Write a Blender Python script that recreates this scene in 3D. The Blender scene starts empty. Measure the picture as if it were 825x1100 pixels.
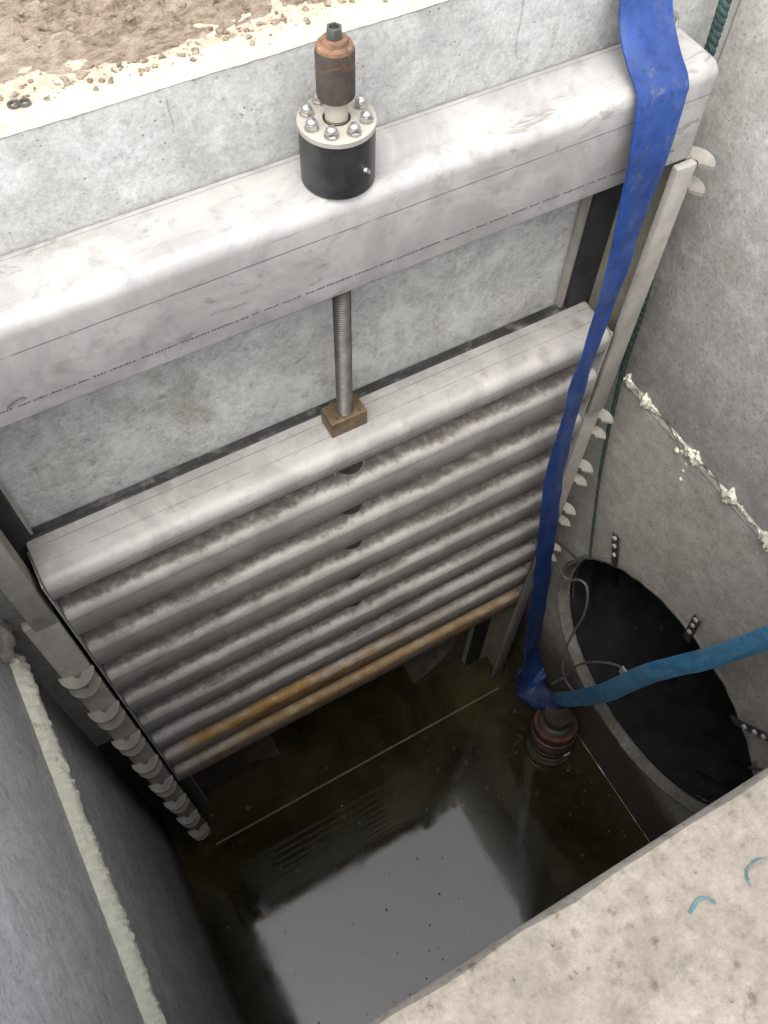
import bpy, bmesh, math, random
from mathutils import Vector, Matrix, noise
S = 1.8                                   # metres per modelling unit (all shapes below are laid out in units)
sc = bpy.context.scene
COL = sc.collection
rnd = random.Random(7)
R = math.radians

# ------------------------------------------------------------------ materials
class NT:
    def __init__(s, name):
        s.m = bpy.data.materials.new(name); s.m.use_nodes = True
        s.t = s.m.node_tree; s.n = s.t.nodes; s.l = s.t.links
        s.b = s.n['Principled BSDF']; s.out = s.n['Material Output']
        s.co = s.n.new('ShaderNodeTexCoord').outputs['Object']
    def node(s, typ, **kw):
        d = s.n.new(typ)
        for k, v in kw.items(): setattr(d, k, v)
        return d
    def lk(s, a, b): s.l.new(a, b)
    def scaled(s, sx, sy, sz):
        m = s.node('ShaderNodeMapping'); m.inputs['Scale'].default_value = (sx, sy, sz); s.lk(s.co, m.inputs[0]); return m.outputs[0]
    def noise(s, scale, detail=6, rough=.6, co=None, dist=0.):
        d = s.node('ShaderNodeTexNoise'); d.inputs['Scale'].default_value = scale / S
        d.inputs['Detail'].default_value = detail; d.inputs['Roughness'].default_value = rough; d.inputs['Distortion'].default_value = dist
        s.lk(co or s.co, d.inputs['Vector']); return d.outputs['Fac']
    def voro(s, scale, feature='F1', co=None):
        d = s.node('ShaderNodeTexVoronoi'); d.feature = feature; d.inputs['Scale'].default_value = scale / S
        s.lk(co or s.co, d.inputs['Vector']); return d.outputs['Distance']
    def ramp(s, fac, stops):
        d = s.node('ShaderNodeValToRGB'); e = d.color_ramp.elements
        while len(e) > 1: e.remove(e[-1])
        e[0].position = stops[0][0]; e[0].color = col(stops[0][1])
        for p, c in stops[1:]:
            x = e.new(p); x.color = col(c)
        s.lk(fac, d.inputs[0]); return d.outputs[0]
    def step(s, fac, a, b):
        d = s.node('ShaderNodeMapRange'); d.inputs[1].default_value = a; d.inputs[2].default_value = b; d.interpolation_type = 'SMOOTHSTEP'
        s.lk(fac, d.inputs[0]); return d.outputs[0]
    def math(s, op, a, b=None, c=None):
        d = s.node('ShaderNodeMath', operation=op)
        for i, v in enumerate((a, b, c)):
            if v is None: continue
            if isinstance(v, (int, float)): d.inputs[i].default_value = v
            else: s.lk(v, d.inputs[i])
        return d.outputs[0]
    def mix(s, fac, a, b, mode='MIX'):
        d = s.node('ShaderNodeMix', data_type='RGBA', blend_type=mode)
        for i, v in ((0, fac), (6, a), (7, b)):
            if isinstance(v, (int, float)): d.inputs[i].default_value = v
            elif isinstance(v, tuple): d.inputs[i].default_value = col(v)
            else: s.lk(v, d.inputs[i])
        return d.outputs[2]
    def xyz(s):
        d = s.node('ShaderNodeSeparateXYZ'); s.lk(s.co, d.inputs[0]); return d.outputs
    def nz(s):
        g = s.node('ShaderNodeNewGeometry'); d = s.node('ShaderNodeSeparateXYZ'); s.lk(g.outputs['True Normal'], d.inputs[0]); return d.outputs
    def bump(s, h, strength=.3, dist=.01):
        d = s.node('ShaderNodeBump'); d.inputs['Strength'].default_value = strength; d.inputs['Distance'].default_value = dist * S
        s.lk(h, d.inputs['Height'])
        if s.b.inputs['Normal'].is_linked:
            s.lk(s.b.inputs['Normal'].links[0].from_socket, d.inputs['Normal'])
        s.lk(d.outputs[0], s.b.inputs['Normal'])
    def base(s, c): 
        if isinstance(c, tuple): s.b.inputs['Base Color'].default_value = col(c)
        else: s.lk(c, s.b.inputs['Base Color'])
    def set(s, rough=None, metal=None, spec=None):
        for k, v in (('Roughness', rough), ('Metallic', metal), ('Specular IOR Level', spec)):
            if v is None: continue
            if isinstance(v, (int, float)): s.b.inputs[k].default_value = v
            else: s.lk(v, s.b.inputs[k])
def col(c): return (c[0], c[1], c[2], 1.0)

def concrete(name, c0, c1, stain=(.2, .17, .13), stain_amt=.35, pores=.7, grain=.25, damp=None, smear=None, dust=None, specks=None):
    t = NT(name)
    big = t.noise(2.3, 7, .62); mid = t.noise(11, 8, .65, dist=.4); fine = t.noise(90, 5, .7)
    c = t.mix(t.step(big, .38, .62), c0, c1)
    c = t.mix(t.math('MULTIPLY', t.step(t.noise(24, 9, .72, dist=.5), .42, .6), .5), c, tuple(x * .8 for x in c0))
    c = t.mix(t.math('MULTIPLY', t.step(mid, .5, .66), .4), c, tuple(min(1, x * 1.25) for x in c1))
    c = t.mix(t.math('MULTIPLY', t.step(t.noise(5.1, 9, .72, dist=1.2), .52, .66), stain_amt), c, stain)
    c = t.mix(t.math('MULTIPLY', t.step(t.noise(38, 7, .75), .55, .68), stain_amt * .8), c, tuple(x * .8 for x in stain))
    g1 = t.noise(48, 7, .78); g2 = t.noise(150, 4, .75)
    c = t.mix(1.0, c, t.ramp(t.math('ADD', t.math('MULTIPLY', g1, .55), t.math('MULTIPLY', g2, .45)), [(.36, (.60, .59, .58)), (.46, (.90, .90, .89)), (.54, (1.02, 1.02, 1.02)), (.64, (1.2, 1.2, 1.19))]), 'MULTIPLY')
    if damp:                                   # tide mark of silt left by the water, ragged edge
        z = t.xyz()[2]; h = t.math('ADD', z, t.math('MULTIPLY', t.math('SUBTRACT', t.noise(4, 7, .65), .5), damp[1] * S * .7))
        c = t.mix(t.math('MULTIPLY', t.step(h, damp[0] * S + .12 * S, damp[0] * S - .12 * S), damp[2]), c, damp[3])
    if smear:
        sm = t.noise(6, 6, .6, co=t.scaled(*smear[0]), dist=.6)
        c = t.mix(t.math('MULTIPLY', t.step(sm, .5, .62), smear[1]), c, smear[2])
    if dust:                                   # sand blown on from the soil behind
        yy = t.math('ADD', t.xyz()[1], t.math('MULTIPLY', t.math('SUBTRACT', t.noise(13, 8, .72, dist=.5), .5), .17 * S))
        c = t.mix(t.math('MULTIPLY', t.step(yy, dust[0] * S, dust[1] * S), t.step(t.noise(60, 6, .75), .36, .56)), c, dust[2])
    if specks:                                 # splashes of dried mud
        d = t.math('ADD', t.voro(58), t.math('MULTIPLY', t.math('SUBTRACT', t.noise(110, 5, .75), .5), .9))
        c = t.mix(t.math('MULTIPLY', t.math('MULTIPLY', t.step(d, .25, .08), t.step(t.noise(9, 5, .7), .5, .6)), .75), c, specks)
    t_p = .10
    pv = t.voro(105); sel = t.noise(17, 3, .5)
    pit = t.math('MULTIPLY', t.step(pv, t_p + .10, t_p), t.step(sel, .585, .63))
    c = t.mix(t.math('MULTIPLY', pit, pores), c, (.12, .11, .1))
    t.base(c); t.set(rough=.88, spec=.25)
    t.bump(t.math('ADD', t.math('MULTIPLY', mid, .6), t.math('SUBTRACT', t.math('MULTIPLY', fine, .5), t.math('MULTIPLY', pit, .8))), .45, .006)
    return t.m

def stainless(name, c=(.56, .55, .53), lines=(), rust=None, dirt=0., yrange=None, metal=.12, rub=False):
    t = NT(name); x, y, z = t.xyz()
    if dirt or rust:                                     # every rib weathers differently
        oi = t.node('ShaderNodeObjectInfo'); va = t.node('ShaderNodeVectorMath', operation='MULTIPLY_ADD')
        va.inputs[0].default_value = (0, 0, 0); t.lk(oi.outputs['Random'], va.inputs[0]); va.inputs[1].default_value = (31, 17, 23); t.lk(t.co, va.inputs[2]); t.co = va.outputs[0]
    n1 = t.noise(7, 7, .65, dist=.8); n2 = t.noise(28, 7, .7)
    cc = t.mix(t.step(n1, .38, .62), tuple(v * .82 for v in c), tuple(min(1, v * 1.06) for v in c))
    cc = t.mix(t.math('MULTIPLY', t.step(n2, .53, .66), .4), cc, tuple(v * .55 for v in c))
    str_ = t.noise(60, 3, .6, co=t.scaled(.06, 1, 1))
    cc = t.mix(t.math('MULTIPLY', t.step(str_, .45, .7), .12), cc, tuple(v * .6 for v in c))
    spots = t.math('MULTIPLY', t.step(t.math('ADD', t.voro(11), t.math('MULTIPLY', t.noise(40, 5, .7), .35)), .40, .26), t.step(t.noise(6, 3), .47, .56))
    cc = t.mix(t.math('MULTIPLY', spots, .45), cc, (.22, .2, .17))
    if rub:                                              # tea-coloured stains and boot scuffs
        cc = t.mix(t.math('MULTIPLY', t.step(t.math('ADD', t.voro(3.1), t.math('MULTIPLY', t.noise(14, 5, .7), .25)), .33, .20), .38), cc, (.36, .25, .13))
        sc_ = t.noise(20, 7, .75, co=t.scaled(.5, 1.3, 1.3), dist=1.2)
        cc = t.mix(t.math('MULTIPLY', t.math('MULTIPLY', t.step(sc_, .55, .63), t.step(t.noise(2.4, 3), .46, .58)), .55), cc, (.16, .145, .12))
    if dirt:
        up = t.step(t.nz()[2], .55, .8)
        edge = t.math('ADD', y, t.math('ADD', t.math('MULTIPLY', t.math('SUBTRACT', t.noise(44, 6, .75), .5), .04 * S), t.math('MULTIPLY', t.math('SUBTRACT', t.noise(3.2, 6, .65, dist=.6), .47), .08 * S)))
        d = t.math('MULTIPLY', t.math('MULTIPLY', up, t.step(edge, yrange[0] * S, yrange[1] * S)), dirt)
        cc = t.mix(d, cc, t.ramp(t.noise(45, 6, .7), [(.38, (.055, .049, .041)), (.48, (.105, .095, .081)), (.56, (.165, .152, .134)), (.66, (.29, .275, .25))]))
    if rust:
        rx = t.math('MULTIPLY', t.step(x, rust[0] * S, (rust[0] + .12) * S), t.step(x, rust[1] * S, (rust[1] - .5) * S))
        rm = t.math('MULTIPLY', t.math('MULTIPLY', rx, t.step(t.noise(9, 6, .7, co=t.scaled(.35, 1, 1)), .36, .56)), rust[2])
        cc = t.mix(rm, cc, t.ramp(t.noise(18, 5, .7), [(.36, (.26, .135, .04)), (.5, (.38, .225, .08)), (.64, (.46, .36, .22))]))
    for axis, v, w, amt in lines:                        # fine fold and scribe lines
        a = (x, y, z)[axis]
        wob = t.math('MULTIPLY', t.math('SUBTRACT', t.noise(3, 2, co=t.scaled(1, .0, .0)), .5), .002 * S)
        dist = t.math('ABSOLUTE', t.math('SUBTRACT', t.math('ADD', a, wob), v * S))
        ln = t.math('MULTIPLY', t.step(dist, w * S, w * S * .35), t.math('MULTIPLY', t.step(t.noise(16, 4, .7), .3, .5), amt))
        cc = t.mix(ln, cc, (.07, .065, .06))
    t.base(cc); t.set(metal=metal, spec=.35)
    t.set(rough=t.math('ADD', t.math('MULTIPLY', n1, .3), .40))
    t.bump(t.math('ADD', t.math('MULTIPLY', n1, 1.2), t.math('MULTIPLY', n2, .35)), .18, .004)
    return t.m

def simple(name, c, rough=.6, metal=0., var=.25, scale=20, bump=.2, spec=.5, alt=None, alt_at=(.55, .7)):
    t = NT(name); n = t.noise(scale, 6, .65)
    cc = t.mix(t.step(n, .3, .7), tuple(v * (1 - var) for v in c), tuple(min(1, v * (1 + var)) for v in c))
    if alt: cc = t.mix(t.step(t.noise(scale * .6, 7, .7, dist=.7), *alt_at), cc, alt)
    t.base(cc); t.set(rough=rough, metal=metal, spec=spec)
    if bump: t.bump(n, bump, .004)
    return t.m

M = {}
M['wall_back'] = concrete('wall_back', (.36, .36, .345), (.47, .47, .455), stain=(.27, .26, .23), stain_amt=.35, pores=.75)
M['wall_plate'] = concrete('wall_plate', (.45, .45, .43), (.58, .58, .56), stain=(.26, .25, .19), stain_amt=.5, pores=.35, smear=((1.6, 1, 1.2), .45, (.64, .65, .62)), damp=(.50, .3, .96, (.045, .038, .026)))
M['wall_back_low'] = concrete('wall_back_low', (.085, .072, .056), (.125, .108, .085), stain=(.05, .04, .028), stain_amt=.5, pores=.2)  # one dark brown tone over the whole lower slab of the back wall
M['wall_right_up'] = concrete('wall_right_up', (.46, .445, .42), (.57, .55, .525), stain=(.36, .335, .30), stain_amt=.3, smear=((1, .6, 1.5), .2, (.34, .31, .28)))
M['wall_right_low'] = concrete('wall_right_low', (.40, .38, .345), (.50, .48, .44), stain=(.27, .235, .185), stain_amt=.35, damp=(.35, .5, .85, (.075, .06, .045)))
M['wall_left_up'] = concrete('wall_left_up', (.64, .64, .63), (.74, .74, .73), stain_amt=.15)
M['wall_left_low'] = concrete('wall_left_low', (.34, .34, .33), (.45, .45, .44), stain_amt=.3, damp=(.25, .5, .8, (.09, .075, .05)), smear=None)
M['wall_front'] = concrete('wall_front', (.205, .180, .148), (.265, .236, .198), stain=(.15, .12, .09), stain_amt=.35, pores=.5, specks=(.085, .062, .045))
M['kerb'] = concrete('kerb', (.50, .46, .34), (.59, .55, .42), stain=(.34, .28, .2), stain_amt=.45, pores=.6, dust=(.028, .062, (.37, .30, .22)))
M['mortar'] = concrete('mortar', (.33, .31, .285), (.43, .41, .38), stain=(.22, .19, .15), stain_amt=.5)
M['foam'] = simple('foam', (.80, .785, .64), .92, var=.08, scale=70, bump=.8, spec=.15, alt=(.50, .47, .36), alt_at=(.58, .7))
M['beam'] = stainless('beam', (.405, .392, .375), lines=((2, -.047, .0013, .8), (1, .0525, .0011, .55), (1, -.014, .0006, .2)), rust=None, rub=True)
M['guide'] = stainless('guide', (.40, .38, .34))
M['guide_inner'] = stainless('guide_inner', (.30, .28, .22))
RL = ((2, .064, .0009, .75), (2, .013, .0007, .45))
M['rib'] = stainless('rib', (.415, .40, .375), dirt=.8, yrange=(.006, .024), lines=RL)
M['rib_top'] = stainless('rib_top', (.43, .416, .395), dirt=.25, yrange=(.02, .09), lines=((1, .080, .0011, .7), (1, .046, .0009, .6), (2, .027, .001, .7)))
M['rib_rust'] = stainless('rib_rust', (.44, .42, .385), dirt=.7, yrange=(.012, .028), rust=(-.60, .45, 1.), lines=RL)
M['rib_rust_light'] = stainless('rib_rust_light', (.42, .40, .36), dirt=.6, yrange=(.012, .028), rust=(-.60, .9, .8), lines=RL)
M['lug'] = stainless('lug', (.34, .32, .285))
M['rubber'] = simple('rubber', (.022, .022, .024), .6, var=.4, bump=.15, alt=(.06, .058, .052), alt_at=(.6, .8))
M['rubber_dusty'] = simple('rubber_dusty', (.03, .03, .03), .7, var=.4, bump=.3, alt=(.16, .155, .145), alt_at=(.5, .72), scale=26)
M['black_plastic'] = simple('black_plastic', (.025, .025, .027), .38, var=.35, scale=30, bump=.08, alt=(.075, .073, .07), alt_at=(.6, .85))
M['flange'] = stainless('flange', (.47, .435, .37), metal=.3)
M['bolt'] = simple('bolt', (.46, .445, .42), .3, metal=.85, var=.1, bump=.05)
M['rusty'] = simple('rusty', (.058, .045, .036), .65, metal=.2, var=.4, scale=24, bump=.4, alt=(.15, .075, .036), alt_at=(.54, .66))
M['rusty_top'] = simple('rusty_top', (.17, .092, .052), .8, var=.4, scale=40, bump=.5, alt=(.27, .18, .12), alt_at=(.52, .66))
M['greenish_steel'] = simple('greenish_steel', (.12, .13, .115), .4, metal=.6, var=.3, bump=.1)
M['thread'] = simple('thread', (.115, .105, .092), .45, metal=.6, var=.3, scale=30, bump=.1)
M['bronze'] = simple('bronze', (.16, .115, .065), .5, metal=.45, var=.35, scale=22, bump=.25, alt=(.07, .052, .035), alt_at=(.55, .72))
M['dark_brown'] = simple('dark_brown', (.05, .043, .038), .7, var=.3, bump=.2)
M['ink'] = simple('ink', (.09, .09, .09), .7, var=.1, bump=0)
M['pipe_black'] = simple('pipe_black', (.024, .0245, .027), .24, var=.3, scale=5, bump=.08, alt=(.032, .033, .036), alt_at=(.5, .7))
M['pipe_rim'] = concrete('pipe_rim', (.16, .15, .13), (.30, .29, .265), stain_amt=.5)
M['scum'] = simple('scum', (.034, .035, .038), .2, var=.3, scale=9, bump=.12, alt=(.13, .135, .14), alt_at=(.62, .70))
M['strap_steel'] = simple('strap_steel', (.10, .095, .085), .55, metal=.5, var=.4, scale=60, bump=.2, alt=(.3, .29, .27), alt_at=(.6, .75))
M['cable'] = simple('cable', (.15, .145, .135), .6, var=.3, scale=30, bump=.1)
M['cable_dark'] = simple('cable_dark', (.04, .038, .036), .6, var=.3, scale=30, bump=.1)
M['tag'] = simple('tag', (.42, .41, .39), .6, var=.2)
M['rope'] = simple('rope', (.025, .052, .045), .85, var=.45, scale=60, bump=.5, alt=(.06, .085, .075))
M['red_rubber'] = simple('red_rubber', (.17, .052, .040), .6, var=.45, scale=24, bump=.3, alt=(.085, .062, .045), alt_at=(.45, .6))
M['pump_body'] = simple('pump_body', (.065, .052, .04), .55, metal=.2, var=.4, scale=20, bump=.3, alt=(.14, .115, .09), alt_at=(.56, .75))
M['clamp'] = simple('clamp', (.20, .165, .13), .4, metal=.6, var=.3, scale=24, bump=.2)
M['crayon'] = simple('crayon', (.050, .108, .12), .9, var=.25, scale=90, bump=.2, alt=(.17, .155, .125), alt_at=(.53, .64))
M['scum_flake'] = simple('scum_flake', (.13, .125, .10), .8, var=.5, scale=9, bump=.2)
M['silt'] = simple('silt', (.07, .058, .036), .7, var=.5, scale=6, bump=.4)
M['sill'] = simple('sill', (.11, .10, .065), .5, var=.35, scale=14, bump=.1)

def hose_mat(name, c, dark, mud):
    t = NT(name)
    n = t.noise(9, 7, .65, dist=.6); f = t.noise(60, 5, .7)
    cc = t.mix(t.step(n, .4, .6), dark, c)
    cc = t.mix(t.math('MULTIPLY', t.step(t.noise(70, 7, .75), .52, .62), .5), cc, tuple(v * .45 for v in dark))
    cc = t.mix(t.math('MULTIPLY', t.step(t.noise(26, 8, .78, dist=1.), .57, .64), .5), cc, (.13, .12, .10))
    cc = t.mix(t.math('MULTIPLY', t.step(t.noise(18, 8, .75), .5, .66), .6), cc, mud)
    w = t.node('ShaderNodeTexWave'); w.inputs['Scale'].default_value = 160 / S; w.inputs['Distortion'].default_value = 1.5; t.lk(t.co, w.inputs['Vector'])
    t.base(cc); t.set(rough=.5, spec=.4)
    t.bump(t.math('ADD', t.math('MULTIPLY', w.outputs['Fac'], .25), t.math('ADD', n, t.math('MULTIPLY', f, .4))), .3, .004)
    return t.m
M['hose_dark'] = hose_mat('hose_dark', (.016, .055, .225), (.009, .036, .155), (.045, .08, .19))
M['hose_muddy'] = hose_mat('hose_muddy', (.016, .04, .15), (.012, .025, .085), (.07, .065, .06))
M['hose_light'] = hose_mat('hose_light', (.10, .33, .56), (.07, .265, .48), (.20, .28, .26))

def soil_mat():
    t = NT('soil'); a = t.noise(14, 8, .7); b = t.noise(95, 6, .75, co=t.scaled(.5, 1.2, 1))
    c = t.ramp(t.math('ADD', t.math('MULTIPLY', a, .5), t.math('MULTIPLY', b, .5)), [(.38, (.16, .115, .075)), (.47, (.38, .30, .225)), (.6, (.60, .51, .40))])
    t.base(c); t.set(rough=.95, spec=.15); t.bump(t.math('ADD', a, b), .9, .02); return t.m
M['soil'] = soil_mat()

def water_mat():
    t = NT('water'); a = t.noise(3.2, 7, .65, dist=.8); b = t.noise(16, 6, .7)
    c = t.ramp(a, [(.36, (.018, .0155, .006)), (.5, (.030, .026, .011)), (.64, (.048, .042, .021))])
    c = t.mix(t.math('MULTIPLY', t.step(b, .6, .72), .5), c, (.075, .066, .04))
    v = t.math('MULTIPLY', t.step(t.voro(13), .12, .05), t.step(t.noise(5, 2), .48, .56))
    c = t.mix(t.math('MULTIPLY', v, .6), c, (.16, .15, .12))
    t.base(c); t.set(rough=t.ramp(t.noise(4, 5, .65), [(.4, (.04, .04, .04)), (.62, (.085, .085, .085))]), spec=.5); t.b.inputs['IOR'].default_value = 1.56
    t.bump(t.noise(5, 3, .5), .03, .01); return t.m
M['water'] = water_mat()

# ------------------------------------------------------------------ geometry helpers
class G:
    """collects shapes (in units) into one mesh"""
    def __init__(s): s.bm = bmesh.new()
    def box(s, x0, x1, y0, y1, z0, z1, bev=0., seg=2):
        m = bmesh.new()
        vs = [m.verts.new((x, y, z)) for x in (x0, x1) for y in (y0, y1) for z in (z0, z1)]
        for f in ((0, 1, 3, 2), (4, 6, 7, 5), (0, 4, 5, 1), (2, 3, 7, 6), (0, 2, 6, 4), (1, 5, 7, 3)): m.faces.new([vs[i] for i in f])
        if bev: bmesh.ops.bevel(m, geom=m.edges[:], offset=bev, segments=seg, profile=.5, affect='EDGES')
        return s.add(m)
    def add(s, m, mat=None):
        if mat is not None: bmesh.ops.transform(m, matrix=mat, verts=m.verts[:])
        bmesh.ops.recalc_face_normals(m, faces=m.faces[:])
        me = bpy.data.meshes.new('tmp'); m.to_mesh(me); m.free(); s.bm.from_mesh(me); bpy.data.meshes.remove(me); return s
    def prism_x(s, prof, x0, x1, nx=1, endbev=0., wob=0.):
        """profile in (y,z), extruded along x, with rounded ends"""
        m = bmesh.new(); rings = []
        cy = sum(p[0] for p in prof) / len(prof); cz = sum(p[1] for p in prof) / len(prof)
        xs = [x0 + (x1 - x0) * i / nx for i in range(nx + 1)]
        st = [(x, 0.) for x in xs]
        if endbev: st = [(x0, endbev), (x0 + endbev * .3, endbev * .3), (x0 + endbev, 0)] + [(x, 0.) for x in xs[1:-1]] + [(x1 - endbev, 0), (x1 - endbev * .3, endbev * .3), (x1, endbev)]
        for x, ins in st:
            r = []
            for (y, z) in prof:
                d = Vector((cy - y, cz - z)); L = d.length or 1
                w = wob * noise.noise((x * 3, y * 9, z * 9)) if wob else 0
                r.append(m.verts.new((x, y + d.x / L * ins + w, z + d.y / L * ins + w * .5)))
            rings.append(r)
        for a, b in zip(rings, rings[1:]):
            for i in range(len(prof)): m.faces.new((a[i], a[(i + 1) % len(prof)], b[(i + 1) % len(prof)], b[i]))
        m.faces.new(rings[0]); m.faces.new(rings[-1][::-1])
        return s.add(m)
    def lathe(s, prof, c, seg=32, axis=(0, 0, 1), cap=True):
        """profile list of (radius, height) about axis through c"""
        m = bmesh.new(); rings = []
        for r, h in prof: rings.append([m.verts.new((r * math.cos(2 * math.pi * i / seg), r * math.sin(2 * math.pi * i / seg), h)) for i in range(seg)])
        for a, b in zip(rings, rings[1:]):
            for i in range(seg): m.faces.new((a[i], a[(i + 1) % seg], b[(i + 1) % seg], b[i]))
        if cap: m.faces.new(rings[0][::-1]); m.faces.new(rings[-1])
        return s.add(m, Matrix.Translation(c) @ Vector((0, 0, 1)).rotation_difference(Vector(axis)).to_matrix().to_4x4())
    def tube(s, pts, r, seg=10, sub=6, rf=None):
        P = smooth(pts, sub) if sub > 1 else [Vector(p) for p in pts]
        m = bmesh.new(); rings = []; up = Vector((.3, .2, 1)).normalized()
        for i, p in enumerate(P):
            t = (P[min(i + 1, len(P) - 1)] - P[max(i - 1, 0)]).normalized()
            a = t.cross(up)
            if a.length < .05: a = t.cross(Vector((1, 0, 0)))
            a.normalize(); b = t.cross(a); up = (up - t * up.dot(t)).normalized() if abs(up.dot(t)) < .95 else b
            rr = rf(i / (len(P) - 1), p) if rf else r
            rings.append([m.verts.new(p + (a * math.cos(2 * math.pi * k / seg) + b * math.sin(2 * math.pi * k / seg)) * rr) for k in range(seg)])
        for a, b in zip(rings, rings[1:]):
            for k in range(seg): m.faces.new((a[k], a[(k + 1) % seg], b[(k + 1) % seg], b[k]))
        m.faces.new(rings[0][::-1]); m.faces.new(rings[-1])
        return s.add(m)
    def ribbon(s, pts, dirs, widths, th, sub=8, nw=6, crinkle=0., bulge=0.):
        """lay-flat hose: flattened tube along pts; dirs give the width direction"""
        P = smooth(pts, sub); D = smooth(dirs, sub); W = smooth([(w, 0, 0) for w in widths], sub)
        m = bmesh.new(); rings = []
        for i, p in enumerate(P):
            t = (P[min(i + 1, len(P) - 1)] - P[max(i - 1, 0)]).normalized()
            d = D[i] - t * D[i].dot(t); d.normalize(); n = t.cross(d).normalized(); w = W[i].x
            top, bot = [], []
            for k in range(nw + 1):
                u = k / nw * 2 - 1
                e = th * (.35 + .65 * math.sqrt(max(0, 1 - u * u)))
                off = crinkle * noise.noise(Vector((p.x * 9, p.y * 9 + u * 1.2, p.z * 9))) + bulge * (1 - u * u)
                q = p + d * (u * w * .5)
                top.append(q + n * (off + e * .5)); bot.append(q + n * (off - e * .5))
            rings.append([m.verts.new(v) for v in top + bot[::-1]])
        L = len(rings[0])
        for a, b in zip(rings, rings[1:]):
            for k in range(L): m.faces.new((a[k], a[(k + 1) % L], b[(k + 1) % L], b[k]))
        m.faces.new(rings[0][::-1]); m.faces.new(rings[-1])
        return s.add(m)
    def build(s, name, mat, parent=None, smooth_=True, label=None, loc=None):
        off = Vector(parent['_o']) if parent is not None else Vector(loc or (0, 0, 0))
        if parent is not None and loc is not None: off = Vector(loc)
        for v in s.bm.verts: v.co = (v.co - off) * S
        me = bpy.data.meshes.new(name); s.bm.to_mesh(me); s.bm.free()
        me.materials.append(M[mat] if isinstance(mat, str) else mat)
        if smooth_:
            for p in me.polygons: p.use_smooth = True
            me.set_sharp_from_angle(angle=R(38))
        o = bpy.data.objects.new(name, me); COL.objects.link(o)
        if parent is not None:
            o.parent = parent; o.location = (off - Vector(parent['_o'])) * S
        else: o.location = off * S
        o['_o'] = tuple(off)
        if label: o['label'] = label
        return o
def smooth(pts, sub):
    P = [Vector(p) for p in pts]; out = []
    for i in range(len(P) - 1):
        a, b, c, d = P[max(i - 1, 0)], P[i], P[i + 1], P[min(i + 2, len(P) - 1)]
        for k in range(sub):
            t = k / sub
            out.append(.5 * ((2 * b) + (c - a) * t + (2 * a - 5 * b + 4 * c - d) * t * t + (3 * b - a - 3 * c + d) * t ** 3))
    return out + [P[-1]]
def tag(o, label, cat, group=None, kind=None):
    if label: o['label'] = label
    if cat: o['category'] = cat
    if group: o['group'] = group
    if kind: o['kind'] = kind
    return o
def thing(name, label, cat, loc, group=None):
    o = bpy.data.objects.new(name, None); COL.objects.link(o); o.location = Vector(loc) * S; o['_o'] = tuple(loc)
    return tag(o, label, cat, group)
def clone(o, parent, dloc=(0, 0, 0)):
    c = o.copy(); COL.objects.link(c); c.parent = parent; c.location = o.location + Vector(dloc) * S
    return c
def arc(cy, cz, r, a0, a1, n): return [(cy + r * math.cos(R(a0 + (a1 - a0) * i / n)), cz + r * math.sin(R(a0 + (a1 - a0) * i / n))) for i in range(n + 1)]

def plate_hole(plane, u0, u1, v0, v1, cu, cv, r, w0, w1, seg=72):
    """slab with a round hole. plane 'x': (u,v)=(y,z), thickness in x; plane 'y': (u,v)=(x,z), thickness in y"""
    g = G(); m = bmesh.new()
    angs = sorted(set([2 * math.pi * i / seg for i in range(seg)] + [math.atan2(v - cv, u - cu) % (2 * math.pi) for u in (u0, u1) for v in (v0, v1)]))
    def P(u, v, w): return (w, u, v) if plane == 'x' else (u, w, v)
    def outer(a):
        dx, dy = math.cos(a), math.sin(a); t = 1e9
        if dx > 1e-9: t = min(t, (u1 - cu) / dx)
        if dx < -1e-9: t = min(t, (u0 - cu) / dx)
        if dy > 1e-9: t = min(t, (v1 - cv) / dy)
        if dy < -1e-9: t = min(t, (v0 - cv) / dy)
        return cu + dx * t, cv + dy * t
    L = []
    for a in angs:
        o = outer(a); i = (cu + r * math.cos(a), cv + r * math.sin(a))
        L.append([m.verts.new(P(*o, w0)), m.verts.new(P(*i, w0)), m.verts.new(P(*i, w1)), m.verts.new(P(*o, w1))])
    for k in range(len(L)):
        a, b = L[k], L[(k + 1) % len(L)]
        for j in range(4): m.faces.new((a[j], a[(j + 1) % 4], b[(j + 1) % 4], b[j]))
    g.add(m); return g

# layout (units): x along the gate, y away from the viewer, z up from the water
XL, XR, YB, YF, ZT, ZS = -.757, .791, .133, -.847, 2.816, 1.762

# ------------------------------------------------------------------ setting: ground, soil, water, floor
def ring(x0, x1, y0, y1, X, z):
    g = G(); m = bmesh.new()
    a = [m.verts.new(p + (z,)) for p in ((x0, y0), (x1, y0), (x1, y1), (x0, y1))]
    b = [m.verts.new(p + (z - .02,)) for p in ((-X, -X), (X, -X), (X, X), (-X, X))]
    for i in range(4): m.faces.new((a[i], a[(i + 1) % 4], b[(i + 1) % 4], b[i]))
    g.add(m); return g
tag(ring(-.93, .97, -1.0, .62, 90, ZT - .06).build('ground', 'soil'), None, None, kind='structure')

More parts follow.
